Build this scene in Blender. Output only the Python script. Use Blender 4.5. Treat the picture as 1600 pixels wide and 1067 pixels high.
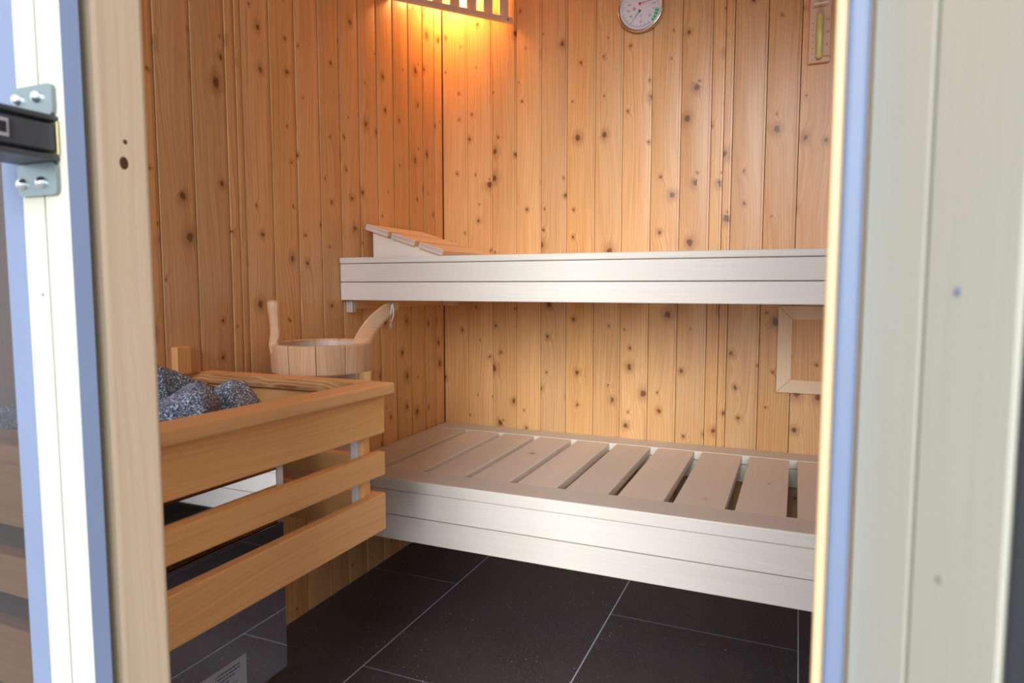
import bpy, bmesh, math, random
from mathutils import Vector, Matrix, noise
from math import radians as R, sin, cos, pi

for o in list(bpy.data.objects):
    bpy.data.objects.remove(o)
S = bpy.context.scene
C = S.collection
random.seed(7)

# ------------------------------------------------------------------ camera
cam = bpy.data.cameras.new('camera')
cam.sensor_width = 36.0
cam.lens = 1044.0 / 1600.0 * 36.0
cam.clip_start = 0.01
cam.dof.use_dof = True
cam.dof.focus_distance = 1.75
cam.dof.aperture_fstop = 8.0
camo = bpy.data.objects.new('camera', cam)
C.objects.link(camo)
camo.location = (0, 0, 0.85)
camo.rotation_euler = (R(90 - 4.7364), 0, R(23.154))
S.camera = camo

# ------------------------------------------------------------------ light
W = bpy.data.worlds.new('sky')
S.world = W
W.use_nodes = True
bg = W.node_tree.nodes['Background']
bg.inputs[0].default_value = (0.86, 0.93, 1.0, 1)
bg.inputs[1].default_value = 1.15
sun = bpy.data.lights.new('daylight_sun', 'SUN')
sun.energy = 2.9
sun.angle = R(28)
sun.color = (0.96, 0.98, 1.0)
suno = bpy.data.objects.new('daylight_sun', sun)
C.objects.link(suno)
suno.rotation_euler = Vector((-0.19, 1.0, -0.28)).to_track_quat('-Z', 'Y').to_euler()
S.view_settings.view_transform = 'Standard'
S.view_settings.look = 'None'
S.view_settings.gamma = 1.0
S.view_settings.use_curve_mapping = False
S.view_settings.exposure = 0.42
S.cycles.use_denoising = True
S.cycles.diffuse_bounces = 8
S.cycles.max_bounces = 14
S.cycles.transparent_max_bounces = 12
S.cycles.caustics_reflective = False
S.cycles.caustics_refractive = False
S.cycles.sample_clamp_indirect = 4.0

# ------------------------------------------------------------------ node helpers
def new_mat(name):
    m = bpy.data.materials.new(name)
    m.use_nodes = True
    nt = m.node_tree
    return m, nt, nt.nodes['Principled BSDF']

class G:
    """tiny wrapper that makes node graphs readable"""
    def __init__(s, nt): s.nt = nt
    def n(s, t, **k):
        x = s.nt.nodes.new(t)
        for a, b in k.items(): setattr(x, a, b)
        return x
    def link(s, a, b): s.nt.links.new(a, b)
    def put(s, sock, v):
        if isinstance(v, (int, float)): sock.default_value = v
        elif isinstance(v, tuple): sock.default_value = v
        else: s.link(v, sock)
    def math(s, op, a, b=0.0, c=0.0, clamp=False):
        x = s.n('ShaderNodeMath', operation=op, use_clamp=clamp)
        s.put(x.inputs[0], a); s.put(x.inputs[1], b); s.put(x.inputs[2], c)
        return x.outputs[0]
    def mr(s, v, a, b, c=0.0, d=1.0, smooth=True):
        x = s.n('ShaderNodeMapRange')
        if smooth: x.interpolation_type = 'SMOOTHSTEP'
        for i, q in enumerate((v, a, b, c, d)): s.put(x.inputs[i], q)
        return x.outputs[0]
    def comb(s, a, b, c):
        x = s.n('ShaderNodeCombineXYZ')
        for i, q in enumerate((a, b, c)): s.put(x.inputs[i], q)
        return x.outputs[0]
    def noise(s, v, scale, detail=2.0, rough=0.5, dist=0.0):
        x = s.n('ShaderNodeTexNoise')
        s.put(x.inputs['Vector'], v)
        x.inputs['Scale'].default_value = scale
        x.inputs['Detail'].default_value = detail
        x.inputs['Roughness'].default_value = rough
        x.inputs['Distortion'].default_value = dist
        return x.outputs[0]
    def mix(s, f, a, b, mode='MIX'):
        x = s.n('ShaderNodeMix', data_type='RGBA', blend_type=mode)
        s.put(x.inputs[0], f)
        for k, q in ((6, a), (7, b)):
            s.put(x.inputs[k], q + (1.0,) if isinstance(q, tuple) and len(q) == 3 else q)
        return x.outputs[2]

def wood(name, light, dark, knot=(0.09, 0.03, 0.01), knots=0.55, kscale=9.0, kmin=0.0025, kmax=0.0085, rough=0.45,
         streak=0.55, vary=0.12, ring=0.35, bump=0.15, spec=0.4, halo=0.45):
    m, nt, p = new_mat(name)
    g = G(nt)
    at = g.n('ShaderNodeAttribute', attribute_name='gc')
    sp = g.n('ShaderNodeSeparateXYZ'); g.link(at.outputs['Vector'], sp.inputs[0])
    a, b, l = sp.outputs
    rnd = g.n('ShaderNodeObjectInfo').outputs['Random']
    r1 = g.math('MULTIPLY', rnd, 41.7)
    r2 = g.math('MULTIPLY', rnd, 173.3)
    A = g.math('ADD', a, r1); Lg = g.math('ADD', l, r2)
    # knots
    wob = g.noise(g.comb(A, Lg, 0.0), 60.0, 2.0)
    wv = g.math('MULTIPLY_ADD', wob, 0.014, -0.007)
    kv = g.comb(g.math('ADD', A, wv), g.math('MULTIPLY', g.math('SUBTRACT', Lg, wv), 0.8), 0.0)
    vo = g.n('ShaderNodeTexVoronoi', voronoi_dimensions='2D', feature='F1')
    g.link(kv, vo.inputs['Vector']); vo.inputs['Scale'].default_value = kscale
    cs = g.n('ShaderNodeSeparateColor'); g.link(vo.outputs['Color'], cs.inputs[0])
    d = g.math('DIVIDE', vo.outputs['Distance'], kscale)
    keep = g.math('GREATER_THAN', cs.outputs[0], 1.0 - knots)
    sz = g.math('POWER', cs.outputs[1], 2.6)
    rad = g.math('MULTIPLY_ADD', sz, kmax - kmin, kmin)
    q = g.math('DIVIDE', d, rad)
    core = g.math('MULTIPLY', g.mr(q, 1.15, 0.55), keep)
    halo_ = g.math('MULTIPLY', g.mr(q, 3.6, 0.6), keep)
    far = g.math('MULTIPLY', g.mr(q, 7.0, 0.0), keep)
    # growth rings / grain
    warp = g.noise(g.comb(g.math('MULTIPLY', A, 2.0), g.math('MULTIPLY', Lg, 0.55), b), 2.2, 1.5)
    ph = g.math('ADD', g.math('MULTIPLY_ADD', warp, 0.09, A), g.math('MULTIPLY', far, 0.010))
    ph = g.math('ADD', ph, g.math('MULTIPLY', b, 0.7))
    fine = g.noise(g.comb(g.math('MULTIPLY', ph, 210.0), g.math('MULTIPLY', Lg, 3.0), g.math('MULTIPLY', b, 120.0)), 1.0, 3.0, 0.6)
    band = g.math('SINE', g.math('MULTIPLY', ph, 2 * pi / 0.0085))
    band = g.math('POWER', g.math('MULTIPLY_ADD', band, 0.5, 0.5), 2.5)
    big = g.noise(g.comb(g.math('MULTIPLY', A, 9.0), g.math('MULTIPLY', Lg, 0.9), 0.0), 1.6, 2.0)
    f = g.math('MULTIPLY', g.mr(fine, 0.35, 0.72), streak)
    f = g.math('ADD', f, g.math('MULTIPLY', band, ring))
    f = g.math('ADD', f, g.math('MULTIPLY_ADD', big, 0.7, -0.35), clamp=True)
    col = g.mix(f, light, dark)
    col = g.mix(g.math('MULTIPLY', halo_, halo), col, tuple(0.55 * x + 0.45 * y for x, y in zip(dark, knot)))
    col = g.mix(g.math('MULTIPLY', core, 0.93), col, knot)
    hs = g.n('ShaderNodeHueSaturation')
    g.link(col, hs.inputs['Color'])
    rv = g.math('FRACT', g.math('MULTIPLY', rnd, 7.13))
    g.put(hs.inputs['Value'], g.math('MULTIPLY_ADD', rv, 2 * vary, 1.0 - vary))
    rs = g.math('FRACT', g.math('MULTIPLY', rnd, 23.7))
    g.put(hs.inputs['Saturation'], g.math('MULTIPLY_ADD', rs, vary * 0.8, 1.0 - vary * 0.4))
    g.link(hs.outputs[0], p.inputs['Base Color'])
    p.inputs['Roughness'].default_value = rough
    p.inputs['Specular IOR Level'].default_value = spec
    if bump:
        bn = g.n('ShaderNodeBump'); bn.inputs['Strength'].default_value = bump; bn.inputs['Distance'].default_value = 0.001
        g.link(g.math('ADD', fine, g.math('MULTIPLY', core, -0.5)), bn.inputs['Height'])
        g.link(bn.outputs[0], p.inputs['Normal'])
    return m

def plain(name, col, rough=0.5, metal=0.0, var=0.0, vscale=8.0, spec=0.5):
    m, nt, p = new_mat(name)
    p.inputs['Base Color'].default_value = col + (1,)
    p.inputs['Roughness'].default_value = rough
    p.inputs['Metallic'].default_value = metal
    p.inputs['Specular IOR Level'].default_value = spec
    g = G(nt)
    tc = g.n('ShaderNodeTexCoord').outputs['Object']
    nz = g.noise(tc, vscale, 3.0)
    if var:
        g.link(g.mix(g.mr(nz, 0.3, 0.7), col, tuple(c * (1 - var) for c in col)), p.inputs['Base Color'])
    return m

M = {}
M['pine'] = wood('wall_pine', (0.76, 0.465, 0.21), (0.58, 0.285, 0.10), knot=(0.17, 0.06, 0.018), knots=0.60, kscale=13.5, kmin=0.0022, kmax=0.0100, rough=0.30, vary=0.10, ring=0.22, streak=0.7, halo=0.6)
M['aspen'] = wood('bench_aspen', (0.75, 0.705, 0.635), (0.67, 0.61, 0.525), knot=(0.42, 0.28, 0.16), knots=0.06, streak=0.4, ring=0.12,
                  vary=0.05, rough=0.5, halo=0.3)
M['cedar'] = wood('guard_pine', (0.90, 0.50, 0.195), (0.78, 0.38, 0.13), knots=0.16, kscale=7.0, kmin=0.003, kmax=0.006, streak=0.5, ring=0.3,
                  vary=0.05, rough=0.5)
M['slat'] = wood('slat_aspen', (0.86, 0.77, 0.67), (0.78, 0.67, 0.55), knot=(0.42, 0.28, 0.16), knots=0.06, streak=0.4, ring=0.12, vary=0.05, rough=0.5, halo=0.3)
M['endgrain'] = wood('aspen_end_grain', (0.70, 0.62, 0.56), (0.5, 0.43, 0.38), knots=0.0, streak=0.9, ring=0.6, vary=0.04)
M['post'] = wood('post_spruce', (0.88, 0.70, 0.50), (0.76, 0.56, 0.36), knots=0.30, kscale=5.0, kmin=0.003, kmax=0.006, streak=0.35, ring=0.22,
                 vary=0.02, rough=0.5)
M['frame'] = wood('painted_frame', (0.60, 0.585, 0.485), (0.565, 0.545, 0.445), knots=0.0, streak=0.35, ring=0.1, vary=0.02, rough=0.4, bump=0.05)
M['bucket'] = wood('bucket_pine', (0.78, 0.52, 0.31), (0.64, 0.38, 0.20), knots=0.0, streak=0.75, ring=0.25, vary=0.07)
M['ladle'] = wood('ladle_wood', (0.84, 0.65, 0.42), (0.73, 0.52, 0.30), knots=0.0, streak=0.35, ring=0.15, vary=0.02)
M['bark'] = wood('waney_edge', (0.70, 0.42, 0.18), (0.40, 0.17, 0.06), knots=0.6, kscale=9.0, kmin=0.004, kmax=0.007, streak=1.0, ring=0.5)
M['lampwood'] = wood('lamp_wood', (0.82, 0.64, 0.50), (0.72, 0.53, 0.39), knots=0.0, streak=0.4, ring=0.15, vary=0.04)
M['lit_post'] = wood('lit_post_wood', (0.88, 0.63, 0.36), (0.80, 0.54, 0.28), knots=0.0, streak=0.3, ring=0.1, vary=0.02)  # post wood with the bright, warm edge light put into its colour
M['backing'] = plain('wall_backing', (0.10, 0.05, 0.02), 0.9)
M['grout'] = plain('grout', (0.58, 0.62, 0.76), 0.8, var=0.12, vscale=30)
M['gasket'] = plain('blue_grey_gasket', (0.18, 0.23, 0.355), 0.5, var=0.06, vscale=5)
M['black'] = plain('black_rubber', (0.02, 0.02, 0.025), 0.6)
M['steel'] = plain('polished_steel', (0.64, 0.65, 0.69), 0.03, 1.0, var=0.04)
M['steel_edge'] = plain('brushed_steel', (0.62, 0.62, 0.62), 0.3, 1.0, var=0.08)
M['hoop'] = plain('hoop_steel', (0.62, 0.60, 0.55), 0.28, 1.0, var=0.1)
M['zinc'] = plain('hinge_zinc', (0.30, 0.36, 0.37), 0.35, 0.85, var=0.1)
M['screw'] = plain('screw_steel', (0.75, 0.78, 0.82), 0.22, 1.0)
M['clip'] = plain('clip_zinc', (0.50, 0.51, 0.53), 0.45, 0.2)
M['arm'] = plain('hinge_dark_metal', (0.085, 0.092, 0.105), 0.4, 0.2, var=0.2)
M['brass'] = plain('brass_edge', (0.55, 0.47, 0.26), 0.35, 0.8)
M['white_metal'] = plain('white_bracket', (0.80, 0.83, 0.86), 0.4, 0.0)
M['liner'] = plain('bucket_liner', (0.74, 0.62, 0.55), 0.25, var=0.05)
M['cord'] = plain('white_cord', (0.75, 0.73, 0.74), 0.8)
M['dial'] = plain('dial_white', (0.72, 0.76, 0.84), 0.35)
M['rim'] = plain('rim_steel', (0.66, 0.60, 0.55), 0.2, 1.0)
M['red'] = plain('red_print', (0.60, 0.03, 0.06), 0.5)
M['green'] = plain('green_print', (0.0, 0.48, 0.27), 0.5)
M['dgreen'] = plain('dark_green', (0.02, 0.16, 0.12), 0.4)
M['ink'] = plain('print_ink', (0.10, 0.11, 0.14), 0.6)
M['brown_ink'] = plain('burnt_print', (0.10, 0.04, 0.02), 0.7)
M['sand'] = plain('yellow_green_sand', (0.80, 0.86, 0.30), 0.45)
M['board'] = wood('timer_board', (0.74, 0.53, 0.35), (0.64, 0.43, 0.27), knots=0.0, streak=0.3, ring=0.1, vary=0.02)
M['plate'] = plain('rating_plate', (0.50, 0.52, 0.56), 0.4, 0.4)
M['terrace'] = plain('terrace_paving', (0.42, 0.40, 0.38), 0.8, var=0.2, vscale=6)
M['render'] = plain('outside_plaster', (0.40, 0.40, 0.38), 0.9, var=0.08, vscale=6)
M['socket_dark'] = plain('brown_plug', (0.30, 0.26, 0.20), 0.7)
M['socket'] = plain('lamp_socket', (0.7, 0.68, 0.62), 0.4)

def tile_material():
    m, nt, p = new_mat('dark_floor_tile')
    g = G(nt)
    tc = g.n('ShaderNodeTexCoord').outputs['Object']
    rnd = g.n('ShaderNodeObjectInfo').outputs['Random']
    v = g.n('ShaderNodeVectorMath', operation='ADD'); g.link(tc, v.inputs[0])
    g.link(g.comb(g.math('MULTIPLY', rnd, 31.0), 0.0, 0.0), v.inputs[1]); v = v.outputs[0]
    base = g.mix(g.mr(g.noise(v, 4.0, 1.0), 0.3, 0.7), (0.072, 0.061, 0.067), (0.082, 0.070, 0.077))
    base = g.mix(g.mr(g.noise(v, 260.0, 1.0), 0.50, 0.75), base, (0.13, 0.113, 0.122))
    vo = g.n('ShaderNodeTexVoronoi', feature='F1'); g.link(v, vo.inputs['Vector']); vo.inputs['Scale'].default_value = 150.0
    cs = g.n('ShaderNodeSeparateColor'); g.link(vo.outputs['Color'], cs.inputs[0])
    spk = g.math('MULTIPLY', g.math('GREATER_THAN', cs.outputs[0], 0.935), g.mr(vo.outputs['Distance'], 0.26, 0.12))
    dens = g.mr(g.noise(v, 5.0, 2.0), 0.42, 0.62)
    base = g.mix(g.math('MULTIPLY', spk, dens), base, (0.75, 0.70, 0.68))
    p.inputs['Specular IOR Level'].default_value = 0.22
    g.link(base, p.inputs['Base Color'])
    g.link(g.mr(g.noise(v, 5.0, 1.0), 0.3, 0.7, 0.27, 0.30), p.inputs['Roughness'])
    return m
M['tile'] = tile_material()

def stone_material():
    m, nt, p = new_mat('speckled_stone')
    g = G(nt)
    tc = g.n('ShaderNodeTexCoord').outputs['Object']
    n1 = g.noise(tc, 430.0, 2.0, 0.6)
    n2 = g.noise(tc, 290.0, 2.0, 0.6)
    col = g.mix(g.mr(n1, 0.40, 0.58), (0.030, 0.045, 0.075), (0.24, 0.32, 0.43))
    col = g.mix(g.mr(n2, 0.53, 0.62), col, (0.80, 0.88, 0.97))
    col = g.mix(g.mr(g.noise(tc, 22.0, 2.0), 0.45, 0.75, 0.0, 0.35), col, (0.05, 0.05, 0.055))
    g.link(col, p.inputs['Base Color'])
    p.inputs['Roughness'].default_value = 0.7
    bn = g.n('ShaderNodeBump'); bn.inputs['Strength'].default_value = 0.6; bn.inputs['Distance'].default_value = 0.002
    g.link(g.noise(tc, 160.0, 3.0), bn.inputs['Height']); g.link(bn.outputs[0], p.inputs['Normal'])
    return m
M['stone'] = stone_material()

def glass_material(name, tint, refl=1.0):
    m = bpy.data.materials.new(name); m.use_nodes = True
    nt = m.node_tree; nt.nodes.clear(); g = G(nt)
    out = g.n('ShaderNodeOutputMaterial')
    tr = g.n('ShaderNodeBsdfTransparent'); tr.inputs[0].default_value = tint + (1,)
    gl = g.n('ShaderNodeBsdfGlossy'); gl.inputs['Roughness'].default_value = 0.22
    gl.inputs['Color'].default_value = (0.95, 0.95, 0.97, 1)
    fr = g.n('ShaderNodeFresnel')
    bf = g.n('ShaderNodeNewGeometry').outputs['Backfacing']       # same reflectance on both faces of the pane
    g.link(g.mr(bf, 0.0, 1.0, 1.5, 1 / 1.5, smooth=False), fr.inputs[0])
    mx = g.n('ShaderNodeMixShader')
    g.link(fr.outputs[0], mx.inputs[0]); g.link(tr.outputs[0], mx.inputs[1]); g.link(gl.outputs[0], mx.inputs[2])
    g.link(mx.outputs[0], out.inputs[0])
    return m
M['glass'] = glass_material('tinted_glass', (0.60, 0.60, 0.62))
M['clear'] = glass_material('clear_glass', (0.93, 0.93, 0.93))

# ------------------------------------------------------------------ mesh helpers
def finish(name, bm, mat, parent=None, grain='z', loc=(0, 0, 0), rot=(0, 0, 0), smooth=False, label=None):
    bmesh.ops.recalc_face_normals(bm, faces=bm.faces)
    me = bpy.data.meshes.new(name)
    bm.to_mesh(me); bm.free()
    if smooth:
        for p in me.polygons: p.use_smooth = True
    set_grain(me, grain)
    me.materials.append(M[mat] if isinstance(mat, str) else mat)
    return link(name, me, parent, loc, rot, label)

def set_grain(me, grain):
    at = me.attributes.new('gc', 'FLOAT_VECTOR', 'POINT')
    o = {'x': (1, 2, 0), 'y': (0, 2, 1), 'z': (0, 1, 2), 'X': (2, 1, 0), 'Y': (2, 0, 1), 'Z': (1, 0, 2)}[grain]
    buf = []
    for v in me.vertices:
        buf += [v.co[o[0]], v.co[o[1]], v.co[o[2]]]
    at.data.foreach_set('vector', buf)

def link(name, data, parent=None, loc=(0, 0, 0), rot=(0, 0, 0), label=None):
    o = bpy.data.objects.new(name, data)
    C.objects.link(o)
    o.location = loc
    o.rotation_euler = rot
    if parent is not None: o.parent = parent
    if label: o['label'] = label
    return o

def thing(name, label, cat, loc=(0, 0, 0), group=None, rotz=0.0):
    o = link(name, None, None, loc, (0, 0, rotz))
    o.empty_display_size = 0.05
    return tag(o, label, cat, group)

def tag(o, label, cat=None, group=None, kind=None):
    o['label'] = label
    if cat: o['category'] = cat
    if group: o['group'] = group
    if kind: o['kind'] = kind
    return o

def box_bm(sx, sy, sz, bev=0.0015, seg=1):
    bm = bmesh.new()
    bmesh.ops.create_cube(bm, size=1.0)
    bmesh.ops.scale(bm, vec=(sx, sy, sz), verts=bm.verts)
    if bev:
        bmesh.ops.bevel(bm, geom=list(bm.edges), offset=bev, segments=seg, affect='EDGES', profile=0.5)
    return bm

def board(name, lo, hi, mat, parent=None, grain=None, bev=0.0015, seg=1, rot=(0, 0, 0), label=None):
    """a bevelled board between two corners given in the parent's frame"""
    s = [hi[i] - lo[i] for i in range(3)]
    c = [(hi[i] + lo[i]) / 2 for i in range(3)]
    if grain is None:
        grain = 'xyz'[s.index(max(s))]
    if grain == 'x' and s[1] < s[2]: grain = 'X'      # the wide face carries the pattern
    elif grain == 'y' and s[0] < s[2]: grain = 'Y'
    elif grain == 'z' and s[0] < s[1]: grain = 'Z'
    return finish(name, box_bm(*s, bev, seg), mat, parent, grain, c, rot, label=label)

def prism_bm(pts, d0, d1, axis):
    """polygon pts extruded along axis; pts are in the two other axes (in xyz order)"""
    bm = bmesh.new()
    def v(p, d):
        if axis == 'x': return (d, p[0], p[1])
        if axis == 'y': return (p[0], d, p[1])
        return (p[0], p[1], d)
    A = [bm.verts.new(v(p, d0)) for p in pts]
    B = [bm.verts.new(v(p, d1)) for p in pts]
    n = len(pts)
    bm.faces.new(A); bm.faces.new(B[::-1])
    for i in range(n):
        bm.faces.new((A[i], B[i], B[(i + 1) % n], A[(i + 1) % n]))
    return bm

def lathe_bm(prof, seg=32, closed=False):
    bm = bmesh.new()
    rings = []
    for r, z in prof:
        if r < 1e-6:
            rings.append([bm.verts.new((0, 0, z))])
        else:
            rings.append([bm.verts.new((r * cos(2 * pi * i / seg), r * sin(2 * pi * i / seg), z)) for i in range(seg)])
    prs = list(zip(rings, rings[1:])) + ([(rings[-1], rings[0])] if closed else [])
    for a, b in prs:
        for i in range(seg):
            j = (i + 1) % seg
            if len(a) == 1 and len(b) == 1: continue
            if len(a) == 1: bm.faces.new((a[0], b[i], b[j]))
            elif len(b) == 1: bm.faces.new((a[i], b[0], a[j]))
            else: bm.faces.new((a[i], b[i], b[j], a[j]))
    return bm

def tube_bm(path, r, seg=8):
    bm = bmesh.new()
    path = [Vector(p) for p in path]
    rings = []
    up = Vector((0.3, 0.2, 0.93))
    for i, p in enumerate(path):
        t = (path[min(i + 1, len(path) - 1)] - path[max(i - 1, 0)]).normalized()
        u = t.cross(up).normalized(); w = t.cross(u).normalized()
        rr = r[i] if isinstance(r, (list, tuple)) else r
        rings.append([bm.verts.new(p + u * rr * cos(2 * pi * k / seg) + w * rr * sin(2 * pi * k / seg)) for k in range(seg)])
    for a, b in zip(rings, rings[1:]):
        for k in range(seg):
            bm.faces.new((a[k], a[(k + 1) % seg], b[(k + 1) % seg], b[k]))
    bm.faces.new(rings[0]); bm.faces.new(rings[-1][::-1])
    return bm

def text(name, s, size, loc, rot, mat, parent, align='CENTER'):
    cu = bpy.data.curves.new(name, 'FONT')
    cu.body = s; cu.size = size; cu.extrude = 0.0001
    cu.align_x = align; cu.align_y = 'CENTER'
    tmp = bpy.data.objects.new(name, cu)
    C.objects.link(tmp)
    me = bpy.data.meshes.new_from_object(tmp.evaluated_get(bpy.context.evaluated_depsgraph_get()))
    bpy.data.objects.remove(tmp)
    me.materials.clear()
    me.materials.append(M[mat])
    return link(name, me, parent, loc, rot)

# ------------------------------------------------------------------ the room
XL, XR, YB, YF, ZC = -1.155, 0.78, 2.09, 0.43, 2.06
BK = 0.016                                   # plank thickness

def struct(o, label):
    o['kind'] = 'structure'; o['label'] = label
    return o

# floor: grout bed with tiles
fl = struct(finish('floor', box_bm(XR - XL + 0.1, YB - 0.33 + 0.05, 0.03, 0), 'grout',
                   loc=((XL + XR) / 2, (YB + 0.33) / 2, -0.0165)), 'dark speckled stone tile floor with pale blue-grey grout lines')
TX0, TP, G2 = -0.4235, 0.45, 0.0017
tmesh = {}
for ci in range(-2, 4):
    x0 = TX0 + ci * TP; x1 = x0 + TP
    off = 1.64 if ci % 2 == 0 else 1.19
    for k in range(-2, 3):
        y0 = off + k * 0.9; y1 = y0 + 0.9
        ax, bx_, ay, by = max(x0, XL), min(x1, XR), max(y0, 0.35), min(y1, YB)
        if bx_ - ax < 0.02 or by - ay < 0.02: continue
        ax += G2 if ax > XL else 0; bx_ -= G2 if bx_ < XR else 0
        ay += G2 if ay > 0.35 else 0; by -= G2 if by < YB else 0
        sx, sy = bx_ - ax, by - ay
        key = (round(sx, 4), round(sy, 4))
        c = ((ax + bx_) / 2 - fl.location.x, (ay + by) / 2 - fl.location.y, 0.0165 - 0.005)
        if key not in tmesh:
            o = finish('tile', box_bm(sx, sy, 0.010, 0.0008), 'tile', fl, loc=c); tmesh[key] = o.data
        else:
            link('tile', tmesh[key], fl, c)

def plank_bm(w, h):
    e = 0.0004
    fa, fb, sag = 0.0009, w - 0.0088, 0.0011 * (w / 0.0885) ** 2          # the face is slightly crowned
    arc = [(fa + (fb - fa) * t / 8, sag * (2 * t / 8 - 1) ** 2) for t in range(9)]
    pr = [(e, BK), (e, sag + 0.0006)] + arc + [(w - 0.0078, sag + 0.0018), (w - 0.0016, sag + 0.0022), (w - 0.0012, BK)]
    bm = bmesh.new()
    A = [bm.verts.new((x, y, 0)) for x, y in pr]; B = [bm.verts.new((x, y, h)) for x, y in pr]
    n = len(pr)
    bm.faces.new(A); bm.faces.new(B[::-1])
    for i in range(n):
        bm.faces.new((A[i], B[i], B[(i + 1) % n], A[(i + 1) % n]))
    return bm

pmesh = {}
def planks(wall, edges, place, rotz, h=ZC):
    """one tongue-and-groove plank object per board; face looks along the rotated -Y"""
    for a, b in zip(edges, edges[1:]):
        w = round(b - a, 3)
        if (w, h) not in pmesh:
            o = finish('plank', plank_bm(w, h), 'pine', wall, 'z', place(a), (0, 0, rotz), True); o.data.set_sharp_from_angle(angle=R(20)); pmesh[(w, h)] = o.data
        else:
            link('plank', pmesh[(w, h)], wall, place(a), (0, 0, rotz))

def run(a, b, p):
    e = [a]
    while e[-1] + p < b - 0.02: e.append(e[-1] + p)
    return e + [b]

wb = struct(finish('wall_back', box_bm(XR - XL + 0.2, 0.03, ZC, 0), 'backing', loc=((XL + XR) / 2, YB + BK + 0.0155, ZC / 2)),
            'back wall of knotty vertical pine planks')
eb = [-1.155, -1.06, -0.966, -0.877, -0.789, -0.701, -0.607, -0.519, -0.429, -0.341, -0.253, -0.217, -0.192, -0.101, -0.013]
eb += run(-0.013 + 0.0885, XR, 0.0885)
lb = wb.location
planks(wb, eb, lambda a: (a - lb.x, YB - lb.y, 0.001 - lb.z), 0.0)
wl = struct(finish('wall_left', box_bm(0.03, YB - 0.36, ZC, 0), 'backing', loc=(XL - BK - 0.0155, (YB + 0.36) / 2, ZC / 2)),
            'left side wall of knotty orange pine planks')
el = [0.38, 0.425, 0.5125, 0.600, 0.687, 0.774, 0.862, 0.949, 1.036, 1.126, 1.154, 1.174, 1.261, 1.348, 1.436, 1.522, 1.609, 1.698, 1.784, 1.872, 1.96, 2.036, 2.09]
ll = wl.location
planks(wl, el, lambda a: (XL - ll.x, a - ll.y, 0.001 - ll.z), pi / 2)
wr = struct(finish('wall_right', box_bm(0.03, YB - 0.36, ZC, 0), 'backing', loc=(XR + BK + 0.0155, (YB + 0.36) / 2, ZC / 2)),
            'right side wall of vertical pine planks')
lr = wr.location
planks(wr, run(0.38, YB, 0.0885)[::-1] and run(0.38, YB, 0.0885), lambda a: (XR - lr.x, a + 0.0885 - lr.y, 0.001 - lr.z), -pi / 2)
ce = struct(finish('ceiling', box_bm(XR - XL + 0.2, YB - 0.30 + 0.1, 0.04, 0), 'backing', loc=((XL + XR) / 2, (YB + 0.30) / 2 + 0.02, ZC + 0.04)),
            'pine plank ceiling')
for a, b in zip(run(0.36, YB, 0.0885), run(0.36, YB, 0.0885)[1:]):
    board('plank', (XL, a + 0.001, ZC), (XR, b - 0.001, ZC + 0.016), 'pine', None, 'x').parent = ce
for ch in ce.children: ch.location -= ce.location

# front of the cabin: header over the door, stiles, posts, glass beside the door
wf = struct(finish('wall_front', box_bm(XR - XL + 0.2, 0.06, 0.12, 0.002), 'frame', grain='x', loc=((XL + XR) / 2, 0.392, 2.0)),
            'cream wooden header over the door opening')
def stile(name, x0, x1, y0, label, gap=0.0009):
    """cream frame stile: two rounded boards with a groove between them"""
    root = link(name, None, None, ((x0 + x1) / 2, y0, 0)); struct(root, label)
    xm = (x0 + x1) / 2
    hw = (x1 - x0) / 2
    for a, b in ((-hw, -gap), (gap, hw)):
        bm = box_bm(b - a, 0.015, 1.94, 0)
        ve = [e for e in bm.edges if abs(e.verts[0].co.z - e.verts[1].co.z) > 1]
        out = [e for e in ve if e.verts[0].co.x * (a + b) > 0 and not (name == 'turned_stile' and a > 0)]
        if out: bmesh.ops.bevel(bm, geom=out, offset=0.003, segments=3, affect='EDGES', profile=0.5)
        finish('frame_board', bm, 'frame', root, 'z', ((a + b) / 2, 0.0075, 0.97))
    finish('groove_strip', box_bm(0.012, 0.008, 1.94, 0), 'socket_dark', root, 'z', (0, 0.0105, 0.97))
    return root
st1 = stile('trim_1', -0.592, -0.5325, 0.355, 'cream painted door stile carrying the metal hinge')
dr = stile('turned_stile', 0.0, 0.1055, 0.0, 'cream stile with glass, turned away from the sun to darken it, close to the camera', 0.0022)
dr.location = (0.0, 0.0, 0.0)
for ch in dr.children: ch.location.x += 0.05275
dr.location = (0.0272, 0.3545, 0.0)
dr.rotation_euler = (0, 0, R(-70))  # angle chosen so the stile faces away from the sun and darkens
def gasket(parent, x0, x1, y0, y1, mat='gasket', name='gasket'):
    bm = box_bm(x1 - x0, y1 - y0, 1.94, 0)
    ve = [e for e in bm.edges if abs(e.verts[0].co.z - e.verts[1].co.z) > 1]
    bmesh.ops.bevel(bm, geom=ve, offset=min(x1 - x0, y1 - y0) * 0.3, segments=3, affect='EDGES', profile=0.5)
    return finish(name, bm, mat, parent, 'z', ((x0 + x1) / 2 - parent.location.x, (y0 + y1) / 2 - parent.location.y, 0.97), smooth=False)
finish('gasket', prism_bm([(-0.5370, 0.3565), (-0.5332, 0.3556), (-0.5284, 0.3672), (-0.5292, 0.3685), (-0.5370, 0.3725)], 0.0, 1.94, 'z'), 'gasket', st1, 'z', (-st1.location.x, -st1.location.y, 0))
gasket(st1, -0.5500, -0.5430, 0.3740, 0.378, 'black', 'rubber_seal')
def cap(parent, x, z, mat, r):
    finish('screw_cap', lathe_bm([(0, 0.0006), (r * 0.7, 0.0005), (r, 0.0), (0, 0.0)], 14), mat, parent, 'z', (x, -0.0001, z), (pi / 2, 0, 0))
cap(dr, 0.0746, 0.848, 'gasket', 0.0018)
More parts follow.
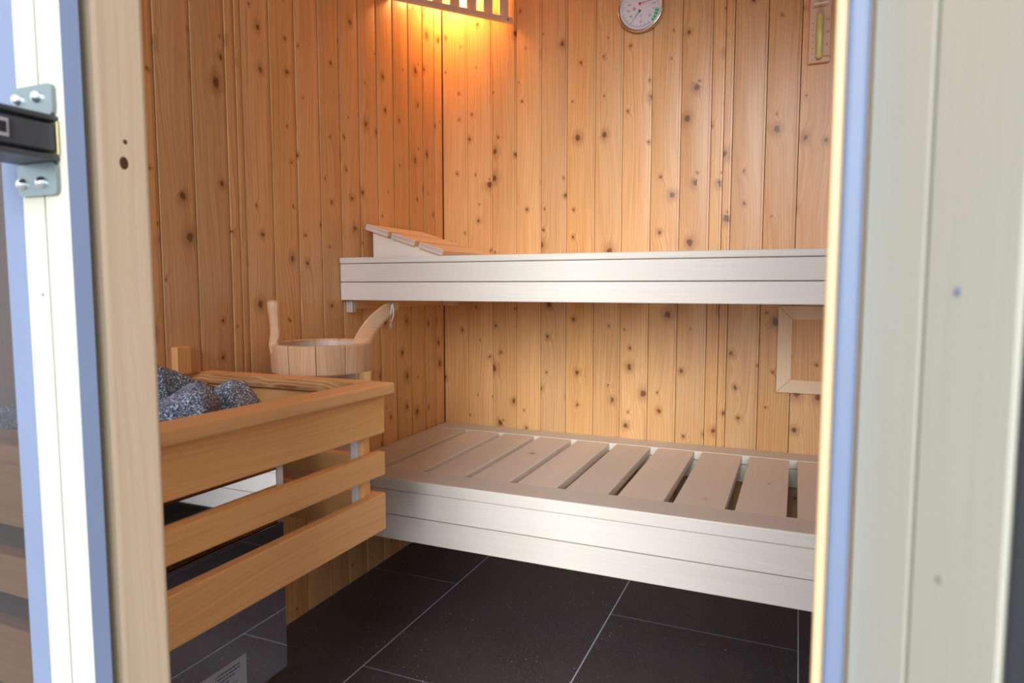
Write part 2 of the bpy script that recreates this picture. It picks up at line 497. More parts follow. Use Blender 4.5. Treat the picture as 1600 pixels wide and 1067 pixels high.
cap(dr, 0.0730, 0.740, 'socket_dark', 0.0016)
cap(st1, -0.5717 - st1.location.x, 0.843, 'gasket', 0.0015)
cap(st1, -0.5569 - st1.location.x, 0.527, 'lampwood', 0.0012)
gasket(st1, -0.6215, -0.5925, 0.357, 0.368)
finish('rubber_seal', box_bm(0.004, 0.013, 1.94, 0.001), 'black', dr, 'z', (0.1077, 0.0085, 0.97))
finish('pane', box_bm(0.45, 0.006, 1.94, 0), 'clear', dr, 'z', (0.335, 0.0095, 0.97))

po1 = struct(board('trim_3', (-0.605, 0.3785, 0.0), (-0.5325, 0.4300, 1.94), 'post', None, 'z', 0.006, 4),
             'pale spruce door post with a dark knot beside the hinged stile')
po2 = struct(board('trim_4', (0.0122, 0.3600, 0.0), (0.085, 0.3745, 1.94), 'lit_post', None, 'z', 0.003, 3),
             'narrow strip of spruce door post coloured as brightly lit, on the camera-side stile')
gasket(po2, 0.0172, 0.0266, 0.352, 0.3598).location.z -= po2.location.z
# finger joint and dark knots on the left post face
for i, (y, z, ra, rb) in enumerate(((0.4035, 0.9545, 0.0042, 0.0055), (0.4055, 0.9725, 0.0020, 0.0022))):
    bm = lathe_bm([(0, 0.0002), (0.55, 0.00035), (1.0, 0.0)], 16)
    bmesh.ops.scale(bm, vec=(ra, rb, 1), verts=bm.verts)
    finish('knot', bm, M['brown_ink'], po1, 'z', (-0.5325 - po1.location.x, y - po1.location.y, z - po1.location.z), (pi / 2, 0, pi / 2))
def pane(name, x0, x1, label):
    root = link(name, None, None, ((x0 + x1) / 2, 0.362, 0)); struct(root, label)
    finish('pane', box_bm(x1 - x0, 0.008, 1.86, 0), 'glass', root, 'z', (0, 0, 1.0))
    finish('bottom_rail', box_bm(x1 - x0, 0.02, 0.06, 0.002), 'frame', root, 'x', (0, 0, 0.031))
    return root
pane('window_1', XL + 0.002, -0.621, 'tinted glass panel beside the hinged stile showing heater guard boards')
pane('window_2', 0.086, XR - 0.002, 'tinted glass panel at the right picture edge')

# outdoors in front of the cabin
tr = finish('floor_outside', box_bm(9, 6, 0.05, 0), 'terrace', loc=(0, -2.68, -0.055)); struct(tr, 'grey terrace paving in front of the sauna')

# ------------------------------------------------------------------ lower bench
def bench(name, label, y0, z_top, rows, back_y0, cap_d, slat_edges, extra=None):
    root = thing(name, label, 'bench', (XL, y0, 0))
    L = XR - XL
    dz = rows
    board('front_rail', (0.0015, 0, dz[1]), (L - 0.001, cap_d, dz[0]), 'aspen', root, 'x', 0.003, 2)
    for t, b in zip(dz[1:], dz[2:]):
        board('fascia_board', (0.0015, 0.003, b + 0.0007), (L - 0.001, 0.024, t - 0.0012), 'aspen', root, 'x', 0.0015)
    board('back_rail', (0.0015, back_y0 - y0, z_top - 0.026), (L - 0.001, YB - y0 - 0.0005, z_top), 'aspen', root, 'x', 0.002)
    board('support_beam', (0.002, back_y0 - y0 - 0.012, z_top - 0.075), (L - 0.001, back_y0 - y0 + 0.02, z_top - 0.027), 'aspen', root, 'x')
    board('support_beam', (0.002, cap_d - 0.03, z_top - 0.075), (L - 0.001, cap_d + 0.01, z_top - 0.033), 'aspen', root, 'x')
    first = None
    for a, b in slat_edges:
        w = b - a
        if first is None or abs(first[0] - w) > 1e-4:
            o = board('slat', (a - XL, cap_d + 0.0008, z_top - 0.024), (b - XL, back_y0 - y0 - 0.0008, z_top - 0.0012), 'slat', root, 'y', 0.002, 2)
            first = (w, o)
        else:
            link('slat', first[1].data, root, ((a + b) / 2 - XL,) + tuple(first[1].location[1:]))
    return root
gaps = [(-0.903, -0.883), (-0.778, -0.758), (-0.651, -0.630), (-0.526, -0.503), (-0.398, -0.375), (-0.268, -0.246), (-0.134, -0.113), (-0.008, 0.013)]
gaps = [(-1.030, -1.010)] + gaps
x = 0.013
while x + 0.27 < XR:
    gaps.append((x + 0.105, x + 0.126)); x += 0.126
sl = []
prev = XL + 0.001
for a, b in gaps:
    sl.append((prev, a)); prev = b
sl.append((prev, XR - 0.002))
bench('lower_bench', 'long pale slatted lower bench above the dark floor tiles', 1.408, 0.363, (0.363, 0.333, 0.268, 0.203), 2.005, 0.092, sl)
ub = bench('upper_bench', 'pale upper bench fixed high along the back wall', 1.50, 0.927, (0.927, 0.911, 0.861, 0.811), 2.005, 0.092, sl)
board('ledger', (0.001, 0.046, 0.786), (0.022, 0.589, 0.8105), 'pine', ub, 'y')
board('ledger_block', (0.001, 0.026, 0.777), (0.022, 0.0455, 0.8105), 'endgrain', ub, 'z')
board('ledger', (0.0225, 0.535, 0.783), (0.06, 0.589, 0.8105), 'ladle', ub, 'x')

# ------------------------------------------------------------------ headrest on the upper bench
hr = thing('headrest', 'wedge-shaped slatted wooden headrest lying on the upper bench', 'headrest', (XL, 1.61, 0.927))
ang = math.atan2(0.0235, 0.0755)
for (x0, z0) in ((-1.142, 1.027), (-1.056, 0.9995), (-0.967, 0.9715)):
    bm = box_bm(0.079, 0.31, 0.0165, 0.0015)
    cx = x0 + 0.0395 * cos(ang) - 0.00825 * sin(ang) - XL
    cz = z0 - 0.0395 * sin(ang) - 0.00825 * cos(ang) - 0.927
    sl_ = finish('slat', bm, 'ladle', hr, 'y', (cx, 0.155, cz), (0, ang, 0))
    e = box_bm(0.076, 0.0006, 0.0138, 0)
    finish('end_grain', e, 'endgrain', sl_, 'x', (0, -0.1552, 0))
tz = lambda X: 1.027 - 0.0178 - (X + 1.142) * math.tan(ang) - 0.927
for y in (0.014, 0.276):
    pts = [(-1.128 - XL, 0.0005), (-0.915 - XL, 0.0005), (-0.902 - XL, tz(-0.902)), (-1.128 - XL, tz(-1.128))]
    finish('side_panel', prism_bm(pts, y, y + 0.02, 'y'), 'aspen', hr, 'X')

# ------------------------------------------------------------------ heater guard
XG, YG0, YG1 = -0.710, 0.446, 1.050
hg = thing('heater_guard', 'orange-brown wooden guard rail of horizontal boards around the heater', 'guard rail', (XL, YG0, 0))
def gp(x, y, z): return (x - XL, y - YG0, z)
def gboard(name, lo, hi, mat='cedar', grain=None, bev=0.0022, seg=2, rot=(0, 0, 0), label=None):
    return board(name, gp(*lo), gp(*hi), mat, hg, grain, bev, seg, rot, label)
# cap rails
gboard('cap_rail', (XL + 0.001, YG0 - 0.012, 0.6585), (-0.745, YG0 + 0.043, 0.6805), bev=0.005, seg=3)
# far cap rail with a live inner edge
bm = bmesh.new()
N = 26
x0_, x1_ = XL + 0.001, -0.745
rows = []
for i in range(N + 1):
    xx = x0_ + (x1_ - x0_) * i / N
    wob = 0.005 * noise.noise(Vector((xx * 18, 3.1, 0))) + 0.0025 * noise.noise(Vector((xx * 60, 7.0, 1)))
    yi = 1.006 + wob
    rows.append([bm.verts.new(Vector(gp(*p))) for p in ((xx, yi + 0.010 + 0.006 * noise.noise(Vector((xx * 25, 1, 5))), 0.671), (xx, 1.053, 0.671), (xx, 1.056, 0.668), (xx, 1.056, 0.6505), (xx, yi + 0.004, 0.651), (xx, yi, 0.659))])
for a, b in zip(rows, rows[1:]):
    for k in range(6):
        f = bm.faces.new((a[k], b[k], b[(k + 1) % 6], a[(k + 1) % 6]))
        if k in (4, 5): f.material_index = 1
bm.faces.new(rows[0][::-1]); bm.faces.new(rows[-1])
o = finish('cap_rail', bm, 'cedar', hg, 'x', label='far cap rail with a rough waney inner edge')
o.data.materials.append(M['bark'])
# boards: side towards the room, camera side, far side
def tilt_board(z0n, z1n, z0f, z1f, name='board', xo=XG, xi=XG - 0.020, ys=(YG0 - 0.001, YG1), bev=0.0025, seg=2):
    bm = bmesh.new()
    ext = lambda n, f, y: n + (f - n) * (y - 0.577) / (1.05 - 0.577)
    vs = []
    for y in ys:
        for (xx, zz) in ((xo, ext(z0n, z0f, y)), (xo, ext(z1n, z1f, y)), (xi, ext(z1n, z1f, y)), (xi, ext(z0n, z0f, y))):
            vs.append(bm.verts.new(gp(xx, y, zz)))
    for f in ((0, 1, 2, 3), (7, 6, 5, 4), (0, 4, 5, 1), (1, 5, 6, 2), (2, 6, 7, 3), (3, 7, 4, 0)):
        bm.faces.new([vs[i] for i in f])
    bmesh.ops.bevel(bm, geom=list(bm.edges), offset=bev, segments=seg, affect='EDGES', profile=0.5)
    return finish(name, bm, 'cedar', hg, 'y' if xo - xi > 0.03 else 'Y')
tilt_board(0.6570, 0.6785, 0.6490, 0.6710, 'cap_rail', -0.689, -0.744, (YG0 - 0.012, 1.056), 0.005, 3)
BR = [((0.583, 0.6568), (0.574, 0.6488)), ((0.5017, 0.547), (0.4935, 0.5385)), ((0.392, 0.463), (0.387, 0.459))]
for (n0, n1), (f0, f1) in BR:
    tilt_board(n0, n1, f0, f1)
for z0, z1 in ((0.584, 0.6582), (0.503, 0.549), (0.393, 0.464)):
    gboard('board', (XL + 0.001, YG0, z0), (XG - 0.0208, YG0 + 0.020, z1))
for z0, z1 in ((0.575, 0.6448), (0.485, 0.530), (0.387, 0.459)):
    gboard('board', (XL + 0.001, YG1 - 0.020, z0), (XG - 0.0208, YG1, z1))
# corner posts with white metal brackets
for y0, y1 in ((YG1 - 0.042, YG1 - 0.0208), (YG0 + 0.0208, YG0 + 0.042)):
    gboard('post', (XG - 0.033, y0, 0.395), (XG - 0.0206, y1, 0.6475), bev=0.001, seg=1)
    gboard('bracket', (XG - 0.051, y0 + 0.004, 0.40), (XG - 0.0335, y0 + 0.006, 0.6475), 'white_metal', bev=0.0003, seg=1, label='white metal corner strip')
gboard('wall_cleat', (XL + 0.0005, 0.958, 0.672), (XL + 0.018, 0.992, 0.728), bev=0.002)

# ------------------------------------------------------------------ heater and stones
XH0, XH1, YH0, YH1, ZH0, ZH1 = -1.10, -0.825, 0.53, 0.902, 0.168, 0.594
ht = thing('sauna_heater', 'polished steel sauna heater behind the wooden guard', 'heater', (XH0, YH0, 0))
def hp(x, y, z): return (x - XH0, y - YH0, z)
def hboard(name, lo, hi, mat, bev=0.001, label=None):
    return board(name, hp(*lo), hp(*hi), mat, ht, 'z', bev, 1, label=label)
hboard('body', (XH0, YH0, ZH0), (XH1 - 0.004, YH1 - 0.0035, 0.585), 'black', 0.002)
hboard('side_panel', (XH1 - 0.0035, YH0, ZH0), (XH1, YH1 - 0.0015, 0.436), 'steel', 0.0006, 'mirror-like steel side panel')
hboard('side_panel', (XH1 - 0.0035, YH0, 0.438), (XH1, YH1 - 0.016, ZH1), 'steel', 0.0006, 'mirror-like upper steel panel')
hboard('edge_trim', (XH1 - 0.004, YH1 - 0.0155, 0.438), (XH1 + 0.001, YH1, ZH1), 'steel_edge', 0.0006)
hboard('back_panel', (XH0, YH1 - 0.003, ZH0), (XH1 - 0.0045, YH1 - 0.0005, ZH1), 'steel_edge', 0.0006)
hboard('front_panel', (XH0, YH0 - 0.0035, ZH0), (XH1 - 0.004, YH0 - 0.0003, ZH1), 'steel_edge', 0.0006)
# wall brackets that carry the heater
for y in (0.60, 0.80):
    hboard('wall_bracket', (XL + 0.0005, y, 0.25), (XH0 - 0.0002, y + 0.03, 0.45), 'steel_edge', 0.001)
# rating plate with illegible print
rp = hboard('rating_plate', (XH1 + 0.0001, 0.620, 0.180), (XH1 + 0.0008, 0.804, 0.243), 'plate', 0.0002, 'small grey rating plate')
def bars(rows, parent, mat, name):
    bm = bmesh.new()
    for (y0, y1, z0, z1) in rows:
        q = [[bm.verts.new((x, y, z)) for y, z in ((y0, z0), (y1, z0), (y1, z1), (y0, z1))] for x in (0, 0.0002)]
        bm.faces.new(q[0]); bm.faces.new(q[1][::-1])
        for k in range(4): bm.faces.new((q[0][k], q[1][k], q[1][(k + 1) % 4], q[0][(k + 1) % 4]))
    return finish(name, bm, mat, parent, 'z', (0.0003, 0, 0))
rr = []
random.seed(3)
for li, z in enumerate((0.0225, 0.0165, 0.0105, 0.0045)):
    y = 0.032
    end = 0.078 - (0.012 if li in (2,) else 0) - (0.024 if li == 3 else 0)
    while y < end:
        w = random.uniform(0.003, 0.010)
        rr.append((y, min(y + w, end), z - 0.0014, z + 0.0014)); y += w + 0.0013
rr += [(0.058, 0.066, -0.0065, -0.0048), (0.0685, 0.072, -0.0065, -0.0048)]
bars([(0.0285, 0.0296, -0.020, 0.0245)] + rr, rp, 'ink', 'print')

def stone(loc, size, seed, rot=(0, 0, 0), label=''):
    rng = random.Random(seed)
    bm = bmesh.new()
    bmesh.ops.create_icosphere(bm, subdivisions=4, radius=1.0)
    planes = []
    for _ in range(13):
        n = Vector((rng.gauss(0, 1), rng.gauss(0, 1), rng.gauss(0, 1))).normalized()
        planes.append((n, rng.uniform(0.58, 0.90)))
    for v in bm.verts:
        for n, d in planes:
            k = v.co.dot(n) - d
            if k > 0: v.co -= n * k * 0.93
    off = Vector((seed * 3.7, seed * 1.3, 0))
    for v in bm.verts:
        nn = v.co.normalized()
        v.co += nn * (0.07 * noise.noise(v.co * 2.4 + off) + 0.035 * noise.noise(v.co * 6.5 + off))
    bmesh.ops.scale(bm, vec=size, verts=bm.verts)
    o = finish('heater_stone', bm, 'stone', None, 'z', loc, rot, smooth=True)
    return tag(o, label, 'stone', 'stones on the heater')
stone((-0.850, 0.712, 0.648), (0.060, 0.076, 0.066), 4, (0.1, 0.1, 0.3), 'large rounded grey speckled stone nearest the door post')
stone((-1.000, 0.795, 0.672), (0.060, 0.120, 0.066), 9, (-0.33, 0.1, -0.1), 'long dark grey speckled stone at the back, on the wall side')
stone((-0.862, 0.845, 0.640), (0.054, 0.060, 0.054), 15, (0.4, -0.2, 0.6), 'angular grey speckled stone at the far end of the heater')
stone((-0.98, 0.60, 0.640), (0.075, 0.055, 0.055), 22, (0.0, 0.2, 0.6), 'grey speckled stone seen through the tinted glass panel')

# ------------------------------------------------------------------ bucket shelf, bucket and ladle
sh = thing('wall_shelf', 'small pale wooden shelf between heater guard and lower bench', 'shelf', (XL, 1.108, 0))
finish('shelf_board', prism_bm([(0.001, 0.0), (0.345, 0.0), (0.25, 0.130), (0.185, 0.250), (0.001, 0.252)], 0.479, 0.499, 'z'), 'aspen', sh, 'x')
board('front_board', (0.001, 0.002, 0.432), (0.345, 0.020, 0.4785), 'aspen', sh, 'x')

BX, BY, BZ, BH, BR_ = -1.007, 1.240, 0.4995, 0.222, 0.1145
bk = thing('water_bucket', 'round wooden stave bucket with a tall handle stave and steel hoop', 'bucket', (BX, BY, BZ), rotz=R(-50.9))
NS, TH = 11, 0.013
def stave_bm(a0, a1, h):
    bm = bmesh.new()
    n = 4
    prof = [(0, 0.0), (0.0, h - 0.004), (-0.002, h - 0.0008), (-0.005, h), (-TH + 0.003, h), (-TH, h - 0.003), (-TH, 0.0)]
    cols = []
    for i in range(n + 1):
        a = a0 + (a1 - a0) * i / n
        edge = 0.0012 if i in (0, n) else 0.0
        flat = BR_ * (1.0 - 0.010 * abs(i - n / 2) / (n / 2))
        tp = lambda z: -0.010 * (1 - z / h)
        cols.append([bm.verts.new(((flat - edge + dr + tp(z)) * cos(a), (flat - edge + dr + tp(z)) * sin(a), z)) for dr, z in prof])
    m = len(prof)
    for A_, B_ in zip(cols, cols[1:]):
        for k in range(m):
            bm.faces.new((A_[k], B_[k], B_[(k + 1) % m], A_[(k + 1) % m]))
    bm.faces.new(cols[0][::-1]); bm.faces.new(cols[-1])
    return bm
# stave joints follow the photo: local +X points out of the sauna door
da = 2 * pi / NS
for i in range(NS):
    a0 = i * da + R(-7)
    finish('stave', stave_bm(a0 + 0.008, a0 + da - 0.008, BH), 'bucket', bk, 'Z', smooth=True).data.set_sharp_from_angle(angle=R(30))
for z0, z1 in ((0.112, 0.158), (0.020, 0.050)):
    e0, e1 = (BR_ - 0.010 * (1 - z / BH) for z in (z0, z1))
    finish('hoop', lathe_bm([(e0 - 0.0006, z0), (e0 + 0.0008, z0 + 0.001), (e1 + 0.0008, z1 - 0.001), (e1 - 0.0006, z1)], 48, True), 'hoop', bk)
finish('liner', lathe_bm([(BR_ - TH - 0.0022, BH - 0.006), (BR_ - TH - 0.0115, 0.03), (0, 0.03), (0, 0.028), (BR_ - TH - 0.0105, 0.028), (BR_ - TH - 0.0012, BH - 0.006)], 40, True), 'liner', bk, smooth=False)

# tall handle stave on the bucket's left side
bm = bmesh.new()
rows = []
for z, ro, ri, hw in ((BH - 0.020, 0.1115, 0.1030, 0.030), (BH - 0.002, 0.1140, 0.0930, 0.030), (BH + 0.006, 0.1130, 0.0930, 0.028), (BH + 0.018, 0.1110, 0.0890, 0.024),
                      (BH + 0.040, 0.1105, 0.0900, 0.0205), (BH + 0.062, 0.1125, 0.0905, 0.0195), (BH + 0.080, 0.1150, 0.0905, 0.0205),
                      (BH + 0.092, 0.1155, 0.0910, 0.0185), (BH + 0.097, 0.1120, 0.0990, 0.0130)):
    b_ = min(0.004, (ro - ri) * 0.3)
    rows.append([bm.verts.new((sx, -r, z)) for sx, r in ((-hw + b_, ro), (hw - b_, ro), (hw, ro - b_), (hw, ri + b_), (hw - b_, ri), (-hw + b_, ri), (-hw, ri + b_), (-hw, ro - b_))])
for a, b in zip(rows, rows[1:]):
    for k in range(8):
        bm.faces.new((a[k], b[k], b[(k + 1) % 8], a[(k + 1) % 8]))
bm.faces.new(rows[0]); bm.faces.new(rows[-1][::-1])
finish('handle_stave', bm, 'bucket', bk, 'Z', smooth=False)

# ladle resting in the bucket
LO = Vector((-0.945, 1.225, 0.56))
ld = thing('ladle', 'long curved wooden ladle leaning out of the bucket', 'ladle', LO)
def spline(pts, n=8):
    pts = [Vector(p) for p in pts]
    P = [pts[0] * 2 - pts[1]] + pts + [pts[-1] * 2 - pts[-2]]
    out = []
    for i in range(1, len(P) - 2):
        for k in range(n):
            t = k / n
            a, b, c, d = P[i - 1], P[i], P[i + 1], P[i + 2]
            out.append(0.5 * ((2 * b) + (c - a) * t + (2 * a - 5 * b + 4 * c - d) * t * t + (3 * b - a - 3 * c + d) * t ** 3))
    return out + [pts[-1]]
path = spline([(-0.944, 1.215, 0.575), (-0.936, 1.245, 0.655), (-0.935, 1.285, 0.7104), (-0.9734, 1.37, 0.7384), (-0.9998, 1.45, 0.7639), (-1.0194, 1.53, 0.7870), (-1.028, 1.59, 0.800)])
bm = bmesh.new()
rows = []
nrm = Vector((0.57, -0.82, 0.06)).normalized()
for i, p in enumerate(path):
    t = (path[min(i + 1, len(path) - 1)] - path[max(i - 1, 0)]).normalized()
    w = t.cross(nrm).normalized(); n2 = w.cross(t).normalized()
    f = i / (len(path) - 1)
    hw = 0.0195 - 0.005 * max(0, f - 0.65) / 0.35 if f < 0.96 else 0.009
    th = 0.0045
    rows.append([bm.verts.new(p - LO + w * sx * hw + n2 * sy * th) for sx, sy in ((-1, -0.4), (-0.75, -1), (0.75, -1), (1, -0.4), (1, 0.4), (0.75, 1), (-0.75, 1), (-1, 0.4))])
for a, b in zip(rows, rows[1:]):
    for k in range(8):
        bm.faces.new((a[k], b[k], b[(k + 1) % 8], a[(k + 1) % 8]))
bm.faces.new(rows[0]); bm.faces.new(rows[-1][::-1])
finish('handle', bm, 'ladle', ld, 'z', smooth=False)
finish('bowl', lathe_bm([(0, -0.030), (0.020, -0.028), (0.034, -0.018), (0.040, 0.0), (0.041, 0.012), (0.037, 0.012), (0.036, 0.0), (0.030, -0.014), (0.018, -0.023), (0, -0.025)], 24), 'ladle', ld, 'z',
       tuple(Vector((-0.985, 1.215, 0.578)) - LO), (0, 0, 0), True)
A_ = Vector((-1.005, 1.535, 0.800))
loop = [A_ + Vector(q) for q in ((0, 0.008, 0.004), (0.003, -0.008, 0.001), (0.008, -0.012, -0.014), (0.008, -0.013, -0.030), (0.002, -0.013, -0.044), (-0.001, -0.013, -0.050), (-0.003, -0.012, -0.040), (-0.001, -0.011, -0.022), (0.001, -0.010, -0.008), (0.0, -0.008, 0.0))]
cd = finish('cord_loop', tube_bm([p - LO for p in spline(loop, 4)], 0.0016, 6), 'cord', ld, 'z', smooth=True)
kn = A_ + Vector((0.0, -0.013, -0.050)) - LO
finish('knot', tube_bm([kn + Vector(q) for q in ((0.001, 0, 0.004), (-0.002, -0.001, -0.001), (0.001, 0, -0.006), (-0.003, 0, -0.012), (-0.007, 0, -0.017))], [0.002, 0.0038, 0.0036, 0.0020, 0.0012], 8), 'cord', ld, 'z', smooth=True)

# ------------------------------------------------------------------ corner lamp
LA, LB = Vector((-1.151, 1.752, 0)), Vector((-0.878, 2.087, 0))
lm = thing('corner_lamp', 'slatted wooden lamp shade glowing orange in the wall corner', 'lamp', (LA.x, LA.y, 1.70))
dirv = (LB - LA); ln = dirv.length; la = math.atan2(dirv.y, dirv.x)
lrot = (0, 0, la)
def lboard(name, u0, u1, v0, v1, z0, z1, mat='lampwood', grain='z', bev=0.0015):
    """u runs along the shade, v points into the corner"""
    c = Vector(((u0 + u1) / 2, (v0 + v1) / 2, 0)); c.rotate(Matrix.Rotation(la, 3, 'Z'))
    g2 = grain
    return finish(name, box_bm(u1 - u0, v1 - v0, z1 - z0, bev), mat, lm, g2, (c.x, c.y, (z0 + z1) / 2 - 1.70), lrot)
lboard('bottom_bar', 0.012, ln - 0.012, 0.0, 0.014, 1.705, 1.7225, grain='x')
lboard('top_bar', 0.012, ln - 0.012, 0.0, 0.014, 2.025, 2.043, grain='x')
for k in range(7):
    u = 0.034 + k * 0.0578
    lboard('slat', u - 0.0015, u + 0.0315, 0.0142, 0.0222, 1.712, 2.043)
for u in (0.030, ln - 0.030):
    c = Vector((u, -0.0002, 0)); c.rotate(Matrix.Rotation(la, 3, 'Z'))
    finish('screw', lathe_bm([(0, 0.0008), (0.0025, 0.0006), (0.003, 0.0)], 12), 'arm', lm, 'z', (c.x, c.y, 1.7137 - 1.70), (pi / 2, 0, la))
finish('socket', lathe_bm([(0, 0), (0.032, 0), (0.032, 0.03), (0.018, 0.045), (0.018, 0.06), (0, 0.06)], 20), 'socket', lm, 'z', (-1.0925 - LA.x, 2.027 - LA.y, 1.965 - 1.70), (0, pi, 0))
for lw in (bpy.data.lights.new('lamp_bulb', 'POINT'),):
    lw.energy = 4.4
    lw.color = (1.0, 0.53, 0.19)
    lw.shadow_soft_size = 0.035
    lo = link('lamp_bulb', lw, lm, (-1.0925 - LA.x, 2.027 - LA.y, 1.84 - 1.70))

# ------------------------------------------------------------------ thermometer
tx, ty, tzz = -0.466, YB, 1.686
th = thing('thermometer', 'round white sauna thermometer and hygrometer with steel rim', 'thermometer', (tx, ty, tzz))
RX = (pi / 2, 0, 0)
finish('rim', lathe_bm([(0.0, 0.0005), (0.069, 0.0005), (0.070, 0.004), (0.070, 0.016), (0.0675, 0.0195), (0.064, 0.019), (0.063, 0.0155), (0, 0.0155)], 56), 'rim', th, 'z', (0, 0, 0), RX, False)
for p in th.children[0].data.polygons: p.use_smooth = True
finish('dial', lathe_bm([(0, 0.0165), (0.0628, 0.0165), (0.0628, 0.0157), (0, 0.0157)], 48), 'dial', th, 'z', (0, 0, 0), RX)
DZ = -0.0168
def ring_piece(a0, a1, r0, r1, name, mat, n=3, y=DZ):
    an = [a0 + (a1 - a0) * i / n for i in range(n + 1)]
    pts = [(r0 * cos(a), r0 * sin(a)) for a in an] + [(r1 * cos(a), r1 * sin(a)) for a in reversed(an)]
    return finish(name, prism_bm(pts, y, y + 0.0002, 'y'), mat, th)
for a0, a1, r0 in ((-11, -19, 0.0455), (-21, -30, 0.0475), (-32, -40, 0.0495), (-42, -50, 0.051)):
    ring_piece(R(a0), R(a1), r0, 0.0585, 'green_zone', 'green')
tk = bmesh.new()
for k in range(61):
    a = R(-165 + k * 2.6) if k < 44 else None
    if a is None: break
    if R(-55) < a < R(-8): continue
    r0 = 0.052 if k % 5 else 0.047
    for s in (1,):
        d = Vector((cos(a), 0, sin(a))); t = Vector((-sin(a), 0, cos(a))) * 0.00035
        vs = [tk.verts.new(q + Vector((0, DZ, 0))) for q in (d * r0 - t, d * 0.0585 - t, d * 0.0585 + t, d * r0 + t)]
        tk.faces.new(vs)
for k in range(40):
    a = R(-8 + k * 5.0)
    r0 = 0.052 if k % 4 else 0.044
    d = Vector((cos(a), 0, sin(a))); t = Vector((-sin(a), 0, cos(a))) * 0.00035
    tk.faces.new([tk.verts.new(q + Vector((0, DZ - 0.0001, 0))) for q in (d * r0 - t, d * 0.0585 - t, d * 0.0585 + t, d * r0 + t)])
finish('scale_marks', tk, 'ink', th)
for s, a, r in (('0', -10, 0.040), ('20', -43, 0.039), ('40', -88, 0.0415), ('80', -142, 0.036), ('20', -172, 0.037), ('40', 160, 0.036), ('60', 120, 0.038), ('80', 75, 0.038), ('100', 38, 0.038), ('120', 10, 0.040)):
    text('numeral', s, 0.0085, (r * cos(R(a)), DZ, r * sin(R(a))), RX, 'ink', th)
text('lettering', 'r.F', 0.0075, (0.001, DZ, -0.0245), RX, 'ink', th)
def hand(p, q, w, mat, name, y):
    p, q = Vector(p), Vector(q)
    t = (q - p).normalized(); k = Vector((-t.y, t.x)) * w
    pts = [tuple(v) for v in (p - k, q - k * 0.4, q + k * 0.4, p + k)]
    return finish(name, prism_bm(pts, y, y + 0.0004, 'y'), mat, th)
hand((-0.002, 0.012), (0.044, 0.0185), 0.0009, 'red', 'temperature_hand', DZ - 0.0015)
hand((-0.002, -0.009), (-0.029, -0.043), 0.0009, 'dgreen', 'humidity_hand', DZ - 0.0015)
for z, mt in ((0.012, 'red'), (-0.009, 'dgreen')):
    finish('pivot', lathe_bm([(0, 0.0035), (0.003, 0.003), (0.0042, 0.0)], 16), mt, th, 'z', (-0.002, DZ + 0.0005, z), RX)
lg = finish('emblem', lathe_bm([(0.0022, 0.0), (0.0022, 0.0002), (0.0044, 0.0002), (0.0044, 0.0)], 20, True), 'red', th, 'z', (-0.0185, DZ, -0.001), RX)

# ------------------------------------------------------------------ sand timer
stt = thing('sand_timer', 'wooden sand timer board with yellow-green sand tube on back wall', 'timer', (0.031, YB, 1.464))
board('backboard', (-0.027, -0.013, 0.0), (0.027, -0.0003, 0.34), 'board', stt, 'z', 0.0015)
finish('glass_tube', lathe_bm([(0, 0.006), (0.006, 0.007), (0.0088, 0.012), (0.0088, 0.130), (0.006, 0.139), (0.0025, 0.1475), (0.0025, 0.1535), (0.006, 0.162), (0.0088, 0.171), (0.0088, 0.290), (0.006, 0.296), (0, 0.298)], 20), 'clear', stt, 'z', (0.0, -0.0225, 0), smooth=True)
finish('sand', lathe_bm([(0, 0.0075), (0.0055, 0.0085), (0.0080, 0.0125), (0.0080, 0.1225), (0.004, 0.1255), (0, 0.127)], 20), 'sand', stt, 'z', (0.0, -0.0225, 0), smooth=True)
board('clip', (-0.017, -0.033, 0.1485), (0.019, -0.0305, 0.1525), 'white_metal', stt, 'x', 0.0004)
board('clip', (-0.004, -0.0305, 0.1485), (0.004, -0.0132, 0.1525), 'white_metal', stt, 'y', 0.0004)
for s, z in (('15', 0.112), ('10', 0.079), ('5', 0.046), ('MIN', 0.0145)):
    text('numeral', s, 0.0105 if s != 'MIN' else 0.0085, (0.0185, -0.0132, z), RX, 'brown_ink', stt)
for z, rr_ in ((0.1060, 1), (0.0730, 1), (0.0400, 1), (0.0085, 1)):
    finish('dot', lathe_bm([(0, 0.0003), (0.0015, 0.0)], 10), 'brown_ink', stt, 'z', (-0.018, -0.0130, z), RX)
for z in (0.0885, 0.0560, 0.0240):
    board('dash', (-0.0205, -0.0133, z - 0.0004), (-0.0155, -0.0130, z + 0.0004), 'brown_ink', stt, 'x', 0)

# ------------------------------------------------------------------ ventilation hatch
vx0, vx1, vz0, vz1, fw = -0.051, 0.330, 0.543, 0.793, 0.038
vh = thing('vent_hatch', 'mitred wooden frame of the vent hatch on the back wall', 'vent', (vx0, YB, vz0))
w_, h_ = vx1 - vx0, vz1 - vz0
for pts, gr in ((((0, 0), (w_, 0), (w_ - fw, fw), (fw, fw)), 'X'), (((0, h_), (fw, h_ - fw), (w_ - fw, h_ - fw), (w_, h_)), 'X'),
                (((0, 0), (fw, fw), (fw, h_ - fw), (0, h_)), 'z'), (((w_, 0), (w_, h_), (w_ - fw, h_ - fw), (w_ - fw, fw)), 'z')):
    cxm = sum(p[0] for p in pts) / 4; czm = sum(p[1] for p in pts) / 4
    q = [((p[0] - cxm) * 0.996 + cxm, (p[1] - czm) * 0.996 + czm) for p in pts]
    finish('frame_rail', prism_bm(q, -0.0175, -0.0003, 'y'), 'ladle', vh, gr)
board('hatch_panel', (fw - 0.004, -0.0072, fw - 0.004), (w_ - fw + 0.004, -0.0004, h_ - fw + 0.004), 'pine', vh, 'z', 0.0006)

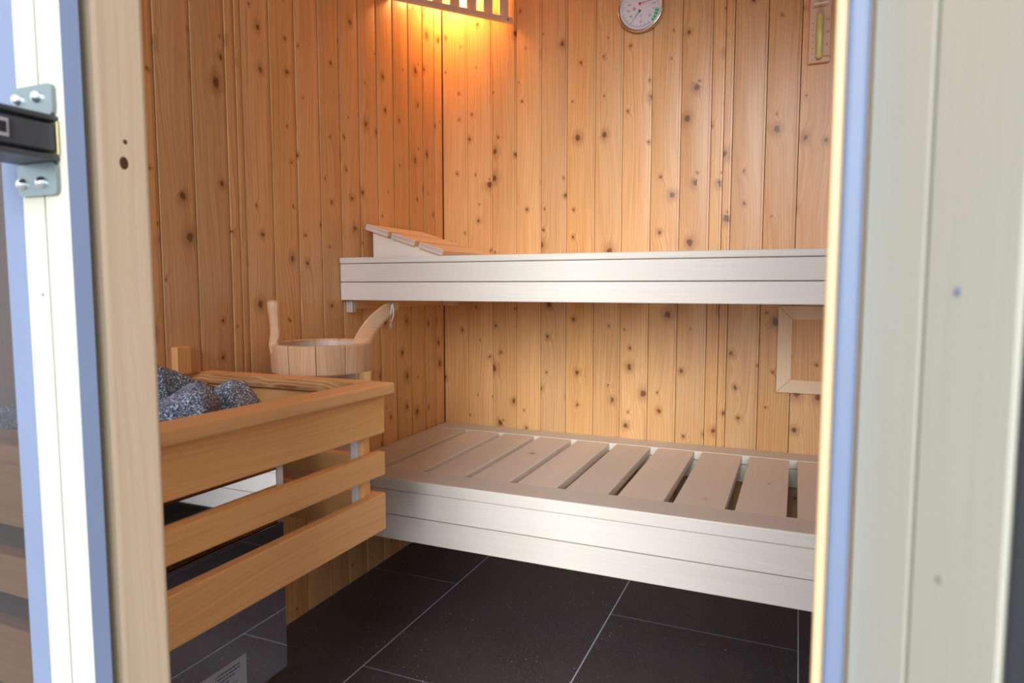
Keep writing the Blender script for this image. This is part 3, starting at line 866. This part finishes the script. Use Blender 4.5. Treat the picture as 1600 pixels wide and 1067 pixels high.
# ------------------------------------------------------------------ hinge on the left stile
hx, hy = -0.5655, 0.355
hn = thing('door_hinge', 'grey metal door hinge with dark arm screwed to the cream stile', 'hinge', (hx, hy, 0.9655))
def hingebox(name, lo, hi, mat, bev, seg=1, vert_only=False, parent=None):
    lo = (lo[0] - hx, lo[1] - hy, lo[2] - 0.9655); hi = (hi[0] - hx, hi[1] - hy, hi[2] - 0.9655)
    return board(name, lo, hi, mat, hn, 'z', bev, seg)
for z0, z1 in ((0.984, 1.0085), (0.9225, 0.948)):
    pl_ = hingebox('plate', (-0.5895, 0.3515, z0), (-0.5415, 0.3547, z1), 'zinc', 0, 1)
    bm = bmesh.new(); bm.from_mesh(pl_.data)
    ye = [e for e in bm.edges if abs(e.verts[0].co.y - e.verts[1].co.y) > 0.002]
    bmesh.ops.bevel(bm, geom=ye, offset=0.005, segments=4, affect='EDGES', profile=0.5)
    bm.to_mesh(pl_.data); bm.free()
    for sx in (-0.5845, -0.5600):
        zc = 0.9995 if z0 > 0.95 else 0.9325
        finish('screw', lathe_bm([(0, 0.0042), (0.0022, 0.0038), (0.0042, 0.0022), (0.0050, 0.0)], 18), 'screw', hn, 'z', (sx - hx, 0.3514 - hy, zc - 0.9655), RX, True)
hingebox('flange', (-0.5900, 0.262, 0.9795), (-0.5402, 0.3545, 0.9835), 'arm', 0.0008)
hingebox('flange', (-0.5900, 0.262, 0.9485), (-0.5402, 0.3545, 0.9525), 'arm', 0.0008)
hingebox('arm', (-0.5860, 0.255, 0.9555), (-0.5412, 0.3525, 0.9765), 'arm', 0.001)
hingebox('backplate', (-0.5895, 0.3528, 0.9530), (-0.5395, 0.3547, 0.9790), 'brass', 0.0004)
hingebox('clip', (-0.5411, 0.3090, 0.9600), (-0.5398, 0.3180, 0.9735), 'clip', 0.0003)
hingebox('clip', (-0.5411, 0.2900, 0.9575), (-0.5398, 0.3088, 0.9765), 'clip', 0.0003)
hingebox('clip_slot', (-0.5398, 0.3108, 0.9628), (-0.5395, 0.3160, 0.9708), 'black', 0)
